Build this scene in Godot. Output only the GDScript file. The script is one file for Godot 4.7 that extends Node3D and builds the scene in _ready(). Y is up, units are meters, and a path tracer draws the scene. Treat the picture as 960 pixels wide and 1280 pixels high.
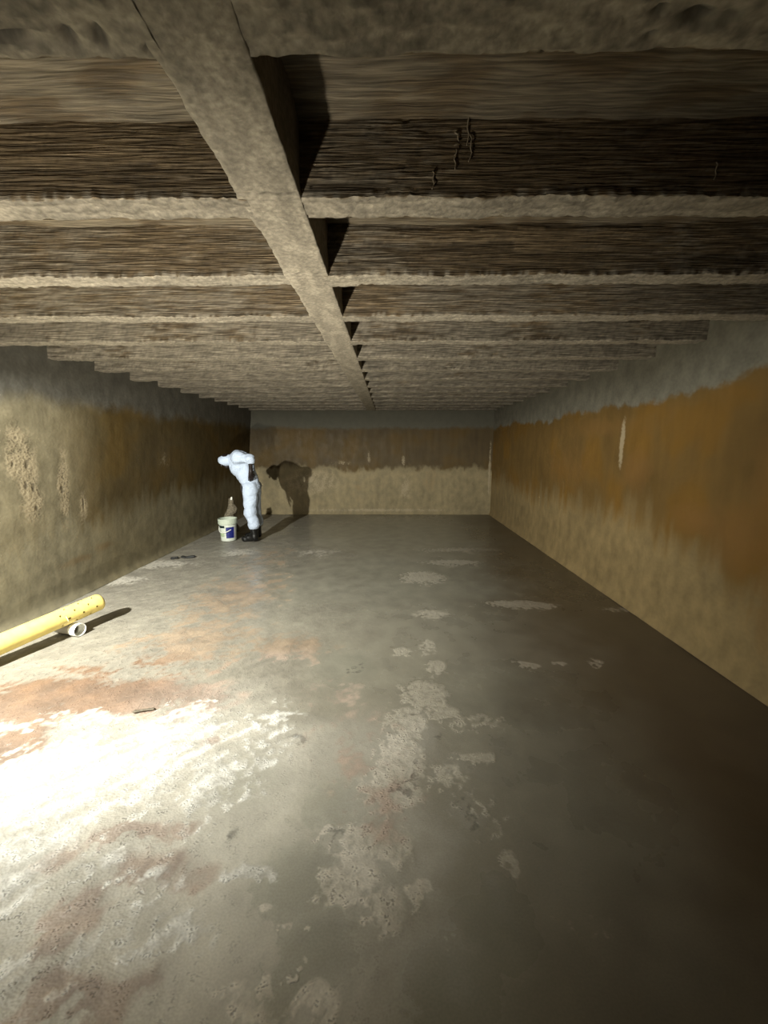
extends Node3D
# A large underground concrete water tank seen from one end: ribbed concrete ceiling with a long
# middle beam, stained walls, wet blotchy floor, a yellow pipe, a worker and a bucket at the far end.
# The room: x from the left wall (-3.3) to the right wall (2.4), y up from the floor, -z away from the camera.

const RIB_BOTTOM := 2.38
const SLAB_Y := 2.595
const RIB_STEP := 0.568
const RIB_FIRST := 0.812
const RIB_WIDE := 0.118
const BEAM_LEFT := -0.475
const BEAM_RIGHT := -0.279
const RIGHT_X := 2.40
const BACK_Z := -8.93
const REAR_Z := 1.9

# stains of the floor: [x, z, reach in x, reach in z, strength]
const BL_RED := [[-2.22,-2.19,0.51,0.25,1.00], [-2.04,-1.79,0.22,0.19,1.00], [-1.62,-2.25,0.42,0.18,1.00], [-1.18,-2.16,0.25,0.23,0.80], [-1.29,-1.25,0.08,0.06,0.80], [-1.06,-1.35,0.19,0.05,0.90], [-0.88,-1.37,0.10,0.04,0.80], [-0.91,-1.21,0.22,0.07,0.90], [-1.08,-1.07,0.11,0.09,0.80], [-1.09,-0.96,0.08,0.08,0.80], [-0.99,-0.88,0.10,0.06,0.90], [-0.84,-0.86,0.11,0.06,0.90], [-0.76,-0.89,0.10,0.04,0.70], [-1.64,-3.91,0.52,0.95,0.60], [-0.81,-2.87,0.36,0.23,0.70], [-1.57,-2.96,0.60,0.48,0.60], [-2.07,-2.55,0.47,0.12,0.40], [-0.15,-1.84,0.39,0.35,0.34], [-0.02,-1.51,0.22,0.20,0.40], [-0.99,-1.86,0.07,0.05,0.80], [-1.76,-5.24,0.45,0.99,0.40], [-0.35,-2.33,0.32,0.22,0.32]]
const BL_WHITE := [[-1.45,-1.65,0.60,0.24,1.00], [-1.16,-1.89,0.25,0.27,1.00], [-1.55,-1.49,0.29,0.29,1.00], [-1.41,-1.19,0.14,0.20,0.90], [-0.94,-1.68,0.16,0.12,0.80], [-1.76,-2.06,0.29,0.07,0.70], [-0.52,-1.20,0.09,0.04,1.00], [-0.86,-1.19,0.12,0.05,0.70], [-0.77,-1.03,0.19,0.08,0.65], [-0.98,-0.96,0.08,0.08,0.60], [-0.68,-2.08,0.22,0.03,0.80], [-1.16,-0.90,0.06,0.11,0.60], [-1.12,-1.21,0.15,0.08,0.70], [-0.66,-1.81,0.17,0.40,0.50], [-2.17,-1.97,0.14,0.05,0.60], [-0.82,-1.58,0.19,0.27,0.60]]
const BL_CRUST := [[0.42,-4.55,0.26,0.21,0.90], [0.43,-3.49,0.17,0.09,0.90], [0.33,-2.90,0.07,0.11,0.80], [0.12,-2.81,0.08,0.04,0.80], [0.37,-2.59,0.07,0.09,1.00], [0.91,-5.15,0.45,0.15,0.70], [1.10,-5.82,0.75,0.19,0.50], [1.04,-2.63,0.09,0.05,0.90], [1.29,-2.67,0.05,0.03,0.80], [1.58,-2.67,0.06,0.07,0.60], [1.35,-3.73,0.34,0.09,1.00], [0.24,-2.27,0.16,0.16,0.90], [0.12,-2.00,0.13,0.16,0.90], [0.07,-1.76,0.13,0.16,0.95], [0.02,-1.57,0.14,0.13,0.90], [-0.05,-1.31,0.16,0.10,0.90], [-0.13,-1.18,0.11,0.09,0.95], [-0.01,-1.10,0.08,0.07,0.80], [0.46,-1.77,0.12,0.05,0.80], [0.30,-1.67,0.12,0.07,0.60]]
const BL_CRUST2 := [[0.41,-1.47,0.16,0.14,0.40], [0.48,-1.24,0.03,0.06,0.90], [0.12,-1.14,0.06,0.03,0.80], [-0.34,-1.04,0.02,0.01,0.90], [-0.26,-1.02,0.01,0.01,0.90], [-0.27,-0.94,0.02,0.01,0.90], [-0.36,-0.90,0.02,0.03,0.70], [-0.22,-0.85,0.10,0.04,0.80], [-0.43,-1.08,0.03,0.02,0.70], [-0.25,-1.36,0.04,0.03,0.70], [-0.43,-0.86,0.14,0.05,0.50], [0.34,-2.10,0.12,0.07,0.80], [2.28,-3.64,0.24,0.08,0.40], [-1.04,-5.66,0.49,0.27,0.45], [-2.26,-5.65,0.37,0.27,0.50], [0.21,-0.99,0.03,0.02,0.60], [0.50,-2.04,0.28,0.09,0.40], [-3.12,-5.04,0.55,0.22,0.60], [-3.23,-4.40,0.39,0.19,0.60], [0.73,-1.06,0.16,0.07,0.25]]
const BL_PUDDLE := [[-0.34,-1.18,0.15,0.16,1.00], [-0.21,-0.97,0.15,0.14,1.00], [-0.72,-1.63,0.24,0.23,0.60], [-0.65,-4.57,1.49,1.26,0.90], [1.65,-4.59,1.49,1.65,0.90], [-0.23,-1.47,0.16,0.17,0.70], [0.37,-1.06,0.16,0.14,0.80], [0.18,-0.90,0.19,0.11,0.80], [1.12,-2.26,0.78,0.50,0.80], [1.16,-1.52,0.55,0.53,0.80], [-0.33,-2.62,0.30,0.32,0.70], [-0.32,-0.88,0.09,0.07,0.80], [0.22,-6.73,2.59,1.63,0.90]]
const BL_DARK := [[0.142,-1.727,0.017,0.016,0.9], [0.126,-1.668,0.012,0.029,0.9], [0.127,-1.612,0.015,0.018,0.9], [0.331,-1.504,0.018,0.016,0.9], [0.354,-1.454,0.014,0.023,0.9], [0.363,-1.399,0.017,0.028,0.9], [0.375,-1.375,0.014,0.017,0.9], [0.048,-1.581,0.030,0.026,0.9], [0.082,-1.559,0.037,0.021,0.9], [0.137,-2.065,0.077,0.010,0.9], [0.281,-1.911,0.013,0.024,0.9], [-0.285,-2.525,0.017,0.020,0.9], [-0.261,-2.576,0.029,0.012,0.9], [-0.216,-2.597,0.024,0.012,0.9], [-0.190,-2.556,0.014,0.020,0.9], [-0.221,-2.516,0.035,0.012,0.9], [0.061,-1.630,0.024,0.014,0.9], [-0.213,-1.335,0.033,0.026,0.9], [-0.656,-1.321,0.026,0.019,0.9], [-0.486,-1.903,0.045,0.024,0.9]]

var lut := PackedByteArray()
var nz := FastNoiseLite.new()      # plain value, several octaves
var nz1 := FastNoiseLite.new()     # one octave
var nzr := FastNoiseLite.new()     # ridged


func _ready() -> void:
	# ------------------------------------------------------------ camera, surroundings, light
	var cam := Camera3D.new()
	cam.name = "camera"
	cam.position = Vector3(0, 1.6, 0)
	cam.rotation = Vector3(-atan(83.0 / 480.0), atan(5.0 / 480.0), 0)
	cam.fov = rad_to_deg(2.0 * atan(640.0 / 480.0))
	cam.near = 0.02
	cam.current = true
	add_child(cam)
	var env := Environment.new()
	env.background_mode = Environment.BG_COLOR
	env.background_color = Color.BLACK
	env.tonemap_mode = Environment.TONE_MAPPER_LINEAR
	env.tonemap_exposure = 1.0
	env.sdfgi_enabled = true
	env.ssao_enabled = true
	env.ssil_enabled = true
	var we := WorldEnvironment.new()
	we.name = "surroundings"
	we.environment = env
	add_child(we)
	var lamp_at := Vector3(-2.80, 2.14, -0.92)
	var lamp_aim := Vector3(0.085, -0.24, -0.967)
	var lamp_power := 41.0
	var up_at := Vector3(-1.30, 0.24, -0.45)
	var up_aim := Vector3(0.08, 0.38, -0.92)
	var up_power := 18.0

	# ------------------------------------------------------------ tools
	for i in 1025:
		lut.append(int(round(pow(i / 1024.0, 1.0 / 2.2) * 255.0)))
	nz.seed = 7
	nz.noise_type = FastNoiseLite.TYPE_SIMPLEX
	nz.frequency = 1.0
	nz.fractal_type = FastNoiseLite.FRACTAL_FBM
	nz.fractal_octaves = 4
	nz1.seed = 11
	nz1.noise_type = FastNoiseLite.TYPE_SIMPLEX
	nz1.frequency = 1.0
	nz1.fractal_type = FastNoiseLite.FRACTAL_NONE
	nzr.seed = 23
	nzr.noise_type = FastNoiseLite.TYPE_SIMPLEX
	nzr.frequency = 1.0
	nzr.fractal_type = FastNoiseLite.FRACTAL_RIDGED
	nzr.fractal_octaves = 3

	# ------------------------------------------------------------ the tank
	build_floor()
	build_walls()
	build_ceiling()

	# ------------------------------------------------------------ things
	build_lamp(lamp_at, lamp_aim, lamp_power)
	build_fill_light(up_at, up_aim, up_power)
	build_pipe()
	build_person()
	build_bucket()
	build_small_things()


# ================================================================ helpers
func thing(called: String, label: String, category: String, at: Vector3) -> Node3D:
	var o := Node3D.new()
	o.name = called
	o.position = at
	o.set_meta("label", label)
	o.set_meta("category", category)
	add_child(o, true)
	return o


func put(called: String, mesh: Mesh, mat: Material, parent: Node, label := "", second: Material = null) -> MeshInstance3D:
	var o := MeshInstance3D.new()
	o.name = called
	o.mesh = mesh
	for s in mesh.get_surface_count():
		mesh.surface_set_material(s, mat if s != 1 or second == null else second)
	o.cast_shadow = GeometryInstance3D.SHADOW_CASTING_SETTING_ON
	if label:
		o.set_meta("label", label)
	parent.add_child(o, true)
	return o


func mat(c: Color, rough := 0.6, metal := 0.0, spec := 0.5) -> StandardMaterial3D:
	var m := StandardMaterial3D.new()
	m.albedo_color = c
	m.roughness = rough
	m.metallic = metal
	m.metallic_specular = spec
	return m


func noise_tex(size: int, freq: float, octaves: int, lo: float, hi: float, seed_: int, ridged := false) -> NoiseTexture2D:
	var n := FastNoiseLite.new()
	n.seed = seed_
	n.noise_type = FastNoiseLite.TYPE_SIMPLEX
	n.frequency = freq
	n.fractal_type = FastNoiseLite.FRACTAL_RIDGED if ridged else FastNoiseLite.FRACTAL_FBM
	n.fractal_octaves = octaves
	var t := NoiseTexture2D.new()
	t.width = size
	t.height = size
	t.seamless = true
	t.noise = n
	var g := Gradient.new()
	g.set_color(0, Color(lo, lo, lo))
	g.set_color(1, Color(hi, hi, hi))
	t.color_ramp = g
	return t


# one smooth grid of nu x nv points; side is +1 or -1 and turns its front
func grid_mesh(v: PackedVector3Array, uv: PackedVector2Array, col: PackedColorArray, nu: int, nv: int, flip: bool, into: ArrayMesh = null) -> ArrayMesh:
	var nrm := PackedVector3Array()
	nrm.resize(nu * nv)
	var s := -1.0 if flip else 1.0
	for j in nv:
		var j0 := maxi(j - 1, 0) * nu
		var j1 := mini(j + 1, nv - 1) * nu
		var jj := j * nu
		for i in nu:
			var du := v[jj + mini(i + 1, nu - 1)] - v[jj + maxi(i - 1, 0)]
			var dv := v[j1 + i] - v[j0 + i]
			nrm[jj + i] = (du.cross(dv) * s).normalized()
	var idx := PackedInt32Array()
	idx.resize((nu - 1) * (nv - 1) * 6)
	var k := 0
	for j in nv - 1:
		for i in nu - 1:
			var a := j * nu + i
			if flip:
				idx[k] = a; idx[k + 1] = a + 1; idx[k + 2] = a + nu
				idx[k + 3] = a + 1; idx[k + 4] = a + nu + 1; idx[k + 5] = a + nu
			else:
				idx[k] = a; idx[k + 1] = a + nu; idx[k + 2] = a + 1
				idx[k + 3] = a + 1; idx[k + 4] = a + nu; idx[k + 5] = a + nu + 1
			k += 6
	var arr := []
	arr.resize(Mesh.ARRAY_MAX)
	arr[Mesh.ARRAY_VERTEX] = v
	arr[Mesh.ARRAY_NORMAL] = nrm
	if uv.size():
		arr[Mesh.ARRAY_TEX_UV] = uv
	if col.size():
		arr[Mesh.ARRAY_COLOR] = col
	arr[Mesh.ARRAY_INDEX] = idx
	var m := into if into else ArrayMesh.new()
	m.add_surface_from_arrays(Mesh.PRIMITIVE_TRIANGLES, arr)
	return m


func add_box(m: ArrayMesh, lo: Vector3, hi: Vector3, basis := Basis()) -> void:
	var b := BoxMesh.new()
	b.size = hi - lo
	var a := b.get_mesh_arrays()
	var v: PackedVector3Array = a[Mesh.ARRAY_VERTEX]
	var n: PackedVector3Array = a[Mesh.ARRAY_NORMAL]
	for i in v.size():
		v[i] = basis * v[i] + (lo + hi) * 0.5
		n[i] = basis * n[i]
	var arr := []
	arr.resize(Mesh.ARRAY_MAX)
	arr[Mesh.ARRAY_VERTEX] = v
	arr[Mesh.ARRAY_NORMAL] = n
	arr[Mesh.ARRAY_TEX_UV] = a[Mesh.ARRAY_TEX_UV]
	arr[Mesh.ARRAY_INDEX] = a[Mesh.ARRAY_INDEX]
	m.add_surface_from_arrays(Mesh.PRIMITIVE_TRIANGLES, arr)


# a profile of (radius, height) points turned about y
func lathe(profile: PackedVector2Array, sides := 40, sharp := true) -> ArrayMesh:
	var st := SurfaceTool.new()
	st.begin(Mesh.PRIMITIVE_TRIANGLES)
	st.set_smooth_group(1)
	for k in profile.size() - 1:
		if sharp:
			st.set_smooth_group(k % 30 + 1)
		var p := profile[k]
		var q := profile[k + 1]
		for i in sides:
			var a0 := TAU * i / sides
			var a1 := TAU * (i + 1) / sides
			var p0 := Vector3(cos(a0) * p.x, p.y, sin(a0) * p.x)
			var p1 := Vector3(cos(a1) * p.x, p.y, sin(a1) * p.x)
			var q0 := Vector3(cos(a0) * q.x, q.y, sin(a0) * q.x)
			var q1 := Vector3(cos(a1) * q.x, q.y, sin(a1) * q.x)
			if p.x > 1e-5:
				st.add_vertex(p0); st.add_vertex(p1); st.add_vertex(q0)
			if q.x > 1e-5:
				st.add_vertex(p1); st.add_vertex(q1); st.add_vertex(q0)
	st.generate_normals()
	return st.commit()


# a round bar along points
func tube(points: PackedVector3Array, r: float, sides := 10) -> ArrayMesh:
	var v := PackedVector3Array()
	var n := points.size()
	var up := Vector3(0.13, 0.91, 0.37).normalized()
	for j in n + 2:
		var jj := clampi(j - 1, 0, n - 1)
		var t := (points[mini(jj + 1, n - 1)] - points[maxi(jj - 1, 0)]).normalized()
		var a := t.cross(up).normalized()
		var b := a.cross(t)
		for i in sides + 1:
			var w := TAU * i / sides
			v.append(points[jj] + (a * cos(w) + b * sin(w)) * (r if j > 0 and j < n + 1 else 0.0001))
	return grid_mesh(v, PackedVector2Array(), PackedColorArray(), sides + 1, n + 2, false)


# ================================================================ floor
const FX0 := -3.5
const FX1 := 2.5
const FZN := 0.7       # from here on, the texture's rows follow the logarithm of the distance
const FZF := 9.0
const GX := 480
const GZ := 760        # masks: 1.25 cm cells from z = 0 to z = -9.5


func floor_v(zd: float) -> float:
	if zd < FZN:
		return 0.05 * clampf((zd + 2.0) / (FZN + 2.0), 0.0, 1.0)
	return 0.05 + 0.95 * log(zd / FZN) / log(FZF / FZN)


func blobs(list: Array) -> PackedFloat32Array:
	var m := PackedFloat32Array()
	m.resize(GX * GZ)
	for b in list:
		var cx: float = (b[0] - FX0) / 0.0125
		var cz: float = -b[1] / 0.0125
		var rx: float = b[2] / 0.0125
		var rz: float = b[3] / 0.0125
		var s: float = b[4]
		for j in range(maxi(0, int(cz - 2.2 * rz)), mini(GZ - 1, int(cz + 2.2 * rz) + 1)):
			var dz := (j - cz) / rz
			for i in range(maxi(0, int(cx - 2.2 * rx)), mini(GX - 1, int(cx + 2.2 * rx) + 1)):
				var dx := (i - cx) / rx
				var g := s * exp(-0.9 * (dx * dx + dz * dz))
				if g > m[j * GX + i]:
					m[j * GX + i] = g
	return m


func build_floor() -> void:
	var m_red := blobs(BL_RED)
	var m_white := blobs(BL_WHITE)
	var m_crust := blobs(BL_CRUST + BL_CRUST2)
	var m_pud := blobs(BL_PUDDLE)
	var m_dark := blobs(BL_DARK)
	var W := 1280
	var H := 1408
	var rgb := PackedByteArray()
	rgb.resize(W * H * 3)
	var rgh := PackedByteArray()
	rgh.resize(W * H)
	var hgt := PackedByteArray()
	hgt.resize(W * H)
	var xs := PackedFloat32Array()
	for i in W:
		xs.append(FX0 + (i + 0.5) / W * (FX1 - FX0))
	for j in H:
		var v := (j + 0.5) / H
		var zd := 0.0
		if v < 0.05:
			zd = v / 0.05 * (FZN + 2.0) - 2.0
		else:
			zd = FZN * exp((v - 0.05) / 0.95 * log(FZF / FZN))
		for i in W:
			var x := xs[i]
			var n1 := nz.get_noise_2d(x * 0.7, zd * 0.7)
			var n2 := nz.get_noise_2d(x * 3.1 + 40.0, zd * 3.1)
			var n3 := nz.get_noise_2d(x * 14.0, zd * 14.0 + 90.0)
			var n4 := nz1.get_noise_2d(x * 95.0, zd * 95.0)
			var al := x * 0.78 + zd * 0.62
			var ac := zd * 0.78 - x * 0.62
			var ns := nz.get_noise_2d(al * 2.6, ac * 8.0)      # trowelled streaks
			# the masks, read with a ragged edge
			var gx := clampf((x - FX0 + n3 * 0.03) / 0.0125, 0.0, GX - 2.0)
			var gz := clampf((zd + n2 * 0.05 + n3 * 0.02) / 0.0125, 0.0, GZ - 2.0)
			var ix := int(gx)
			var iz := int(gz)
			var fx := gx - ix
			var fz := gz - iz
			var at := iz * GX + ix
			var w00 := (1.0 - fx) * (1.0 - fz)
			var w10 := fx * (1.0 - fz)
			var w01 := (1.0 - fx) * fz
			var w11 := fx * fz
			var red := m_red[at] * w00 + m_red[at + 1] * w10 + m_red[at + GX] * w01 + m_red[at + GX + 1] * w11
			var wht := m_white[at] * w00 + m_white[at + 1] * w10 + m_white[at + GX] * w01 + m_white[at + GX + 1] * w11
			var cru := m_crust[at] * w00 + m_crust[at + 1] * w10 + m_crust[at + GX] * w01 + m_crust[at + GX + 1] * w11
			var pud := m_pud[at] * w00 + m_pud[at + 1] * w10 + m_pud[at + GX] * w01 + m_pud[at + GX + 1] * w11
			var rk := smoothstep(0.22, 0.62, red + (n2 * 0.30 + n3 * 0.18 + ns * 0.22) * smoothstep(0.03, 0.25, red))
			var wk := smoothstep(0.30, 0.62, wht + (n2 * 0.24 + n3 * 0.34 + ns * 0.26) * smoothstep(0.03, 0.25, wht))
			var ck := smoothstep(0.30, 0.52, cru + n3 * 0.26 + n2 * 0.14)
			var pk := smoothstep(0.05, 0.9, pud + n1 * 0.2 + n2 * 0.1)
			# how far the floor is wet: dry by the left wall, wet to the right and far off
			var side := x + 0.35 * n1
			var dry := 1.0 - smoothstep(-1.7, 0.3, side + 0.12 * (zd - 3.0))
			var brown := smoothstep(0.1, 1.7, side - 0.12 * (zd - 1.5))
			var c := Vector3(0.25, 0.232, 0.182).lerp(Vector3(0.26, 0.238, 0.192), dry)  # dry concrete, kept darker to offset the lamp close by
			c = c.lerp(Vector3(0.085, 0.063, 0.038), brown)  # wet brown, also darkened for the light fading to the right
			var painted_glare := (1.0 - smoothstep(1.5, 2.4, zd + 0.4 * n1)) * (1.0 - smoothstep(-0.5, 0.5, x + 0.35 * n2))      # near floor painted paler, for wet glare and missing lamp light
			c = c.lerp(Vector3(0.58, 0.55, 0.475), painted_glare * (0.94 - 0.5 * pk))
			c *= 1.0 + 0.16 * n2 + 0.10 * n1 + 0.14 * ns * dry
			c = c.lerp(c * Vector3(0.97, 1.0, 1.0), pk)
			var crust_col := Vector3(0.43, 0.395, 0.32).lerp(Vector3(0.60, 0.56, 0.48), dry)  # colour of the crust patches
			crust_col = crust_col.lerp(Vector3(0.72, 0.67, 0.58), painted_glare)
			crust_col = crust_col.lerp(Vector3(0.26, 0.21, 0.155), brown * 0.7)
			c = c.lerp(crust_col * (1.0 + 0.25 * n3), ck * 0.72)
			var rc := Vector3(0.155, 0.082, 0.042).lerp(Vector3(0.37, 0.29, 0.235), smoothstep(-2.0, -0.9, x - 0.3 * (zd - 2.0)))  # rust stain, painted darker by the left wall to offset the lamp
			rc = rc.lerp(Vector3(0.275, 0.205, 0.14), smoothstep(2.5, 3.0, zd + 0.3 * n1))
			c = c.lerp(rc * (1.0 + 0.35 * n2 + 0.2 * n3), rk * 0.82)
			c = c.lerp(Vector3(0.60, 0.588, 0.545) * (1.0 + 0.45 * n3 + 0.35 * ns), wk * (0.70 + 0.35 * ns + 0.25 * n3 - 0.3 * rk * smoothstep(-0.1, 0.3, n2)))
			# pits and grime
			var rough_zone := clampf(maxf(dry * (1.0 - pk), maxf(ck, wk)), 0.0, 1.0)
			var pit := smoothstep(0.42, 0.62, n3 * 0.75 - n4 * 0.32)
			c *= 1.0 - 0.42 * pit * rough_zone
			c *= 1.0 + 0.07 * n4
			if m_dark[at] > 0.05:
				c *= 1.0 - 0.42 * smoothstep(0.2, 0.8, m_dark[at] + 0.5 * n3)
			var o := (j * W + i)
			rgb[o * 3] = lut[int(clampf(c.x, 0.0, 1.0) * 1024.0)]
			rgb[o * 3 + 1] = lut[int(clampf(c.y, 0.0, 1.0) * 1024.0)]
			rgb[o * 3 + 2] = lut[int(clampf(c.z, 0.0, 1.0) * 1024.0)]
			var r := 0.30 + 0.06 * n2 + 0.22 * rough_zone + 0.12 * rk - 0.12 * pk + 0.10 * brown
			r -= 0.22 * smoothstep(0.1, 0.5, n2 + n4 * 0.3) * rough_zone
			rgh[o] = int(clampf(r, 0.1, 0.9) * 255.0)
			var h := 0.45 + 0.22 * ns * rough_zone + n3 * (0.03 + 0.20 * rough_zone) + n4 * (0.006 + 0.06 * rough_zone) + 0.08 * ck + 0.10 * wk - 0.25 * pit * rough_zone
			hgt[o] = int(clampf(h, 0.0, 1.0) * 255.0)
	var m := StandardMaterial3D.new()
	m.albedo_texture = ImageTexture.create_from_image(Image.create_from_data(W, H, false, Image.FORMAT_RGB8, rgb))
	m.roughness = 1.0
	m.roughness_texture = ImageTexture.create_from_image(Image.create_from_data(W, H, false, Image.FORMAT_R8, rgh))
	m.roughness_texture_channel = BaseMaterial3D.TEXTURE_CHANNEL_RED
	m.heightmap_enabled = true
	m.heightmap_texture = ImageTexture.create_from_image(Image.create_from_data(W, H, false, Image.FORMAT_R8, hgt))
	m.heightmap_scale = 0.75
	m.metallic_specular = 0.5
	m.texture_repeat = false
	# the slab itself, gently uneven
	var zs := PackedFloat32Array()
	var z := -2.0
	while z < 9.05:
		zs.append(z)
		z += 0.1 if z < 0.6 else 0.014 + 0.006 * (z - 0.6)
	zs.append(9.05)
	var nu := 260
	var nv := zs.size()
	var vs := PackedVector3Array()
	vs.resize(nu * nv)
	var uvs := PackedVector2Array()
	uvs.resize(nu * nv)
	for j in nv:
		var zd := zs[j]
		for i in nu:
			var x := FX0 + (FX1 - FX0) * i / (nu - 1.0)
			var dry := 1.0 - smoothstep(-1.7, 0.2, x + 0.12 * (zd - 3.0))
			var y := -0.003 + 0.0025 * nz1.get_noise_2d(x * 0.9, zd * 0.9) + dry * 0.004 * nz.get_noise_2d(x * 4.0, zd * 4.0)
			vs[j * nu + i] = Vector3(x, y, -zd)
			uvs[j * nu + i] = Vector2(clampf((x - FX0) / (FX1 - FX0), 0.001, 0.999), clampf(floor_v(zd), 0.001, 0.999))
	var fm := grid_mesh(vs, uvs, PackedColorArray(), nu, nv, false)
	add_box(fm, Vector3(FX0, -0.25, -9.1), Vector3(FX1, -0.05, 2.0))
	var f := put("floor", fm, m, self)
	f.set_meta("kind", "structure")
	f.set_meta("label", "wet grey concrete tank floor with rust stains and white crust")


# ================================================================ walls
# stains of the walls: [distance along z or x, height, reach along, reach up, kind, strength]; kinds: 0 pale, 1 dark orange, 2 dark pit
const SPOTS_LEFT := [[3.38, 1.36, 0.10, 0.34, 0, 0.9], [3.42, 1.1, 0.12, 0.2, 0, 0.8], [3.28, 1.55, 0.12, 0.3, 0, 0.7], [3.76, 1.2, 0.07, 0.35, 0, 0.9], [4.0, 0.98, 0.06, 0.25, 0, 0.6], [5.5, 1.4, 0.2, 0.15, 0, 0.35], [3.9, 0.4, 0.3, 0.05, 1, 0.5], [4.3, 0.45, 0.2, 0.06, 1, 0.5]]
const PITS_LEFT := [[3.38, 1.43, 0.02, 0.05], [3.43, 1.22, 0.02, 0.05], [3.45, 1.03, 0.02, 0.03], [3.74, 1.17, 0.02, 0.05], [4.0, 0.99, 0.012, 0.08], [3.36, 1.25, 0.02, 0.05], [3.25, 1.44, 0.015, 0.03], [3.30, 1.66, 0.01, 0.02]]
const SPOTS_RIGHT := [[4.02, 1.62, 0.035, 0.26, 0, 1.0], [3.75, 1.36, 0.22, 0.17, 1, 0.9], [2.95, 1.03, 0.25, 0.11, 1, 1.0], [2.6, 0.98, 0.2, 0.22, 1, 1.0], [2.35, 1.35, 0.2, 0.6, 1, 0.8], [5.2, 1.3, 0.7, 0.3, 1, 0.5], [2.3, 0.5, 0.12, 0.3, 1, 0.5], [4.6, 1.8, 0.8, 0.12, 1, 0.5]]
const SPOTS_BACK := [[0.35, 1.25, 0.05, 0.12, 0, 0.6], [-0.45, 1.3, 0.05, 0.2, 0, 0.5], [-1.75, 0.75, 0.8, 0.35, 0, 0.5], [0.4, 0.6, 0.15, 0.4, 0, 0.5], [2.34, 1.0, 0.025, 0.6, 0, 1.0], [-1.1, 1.2, 0.4, 0.08, 0, 0.4], [1.0, 0.8, 0.25, 0.3, 1, 0.3], [-0.7, 0.6, 0.1, 0.35, 1, 0.3], [-0.2, 0.1, 2.0, 0.04, 0, 0.6]]


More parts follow.
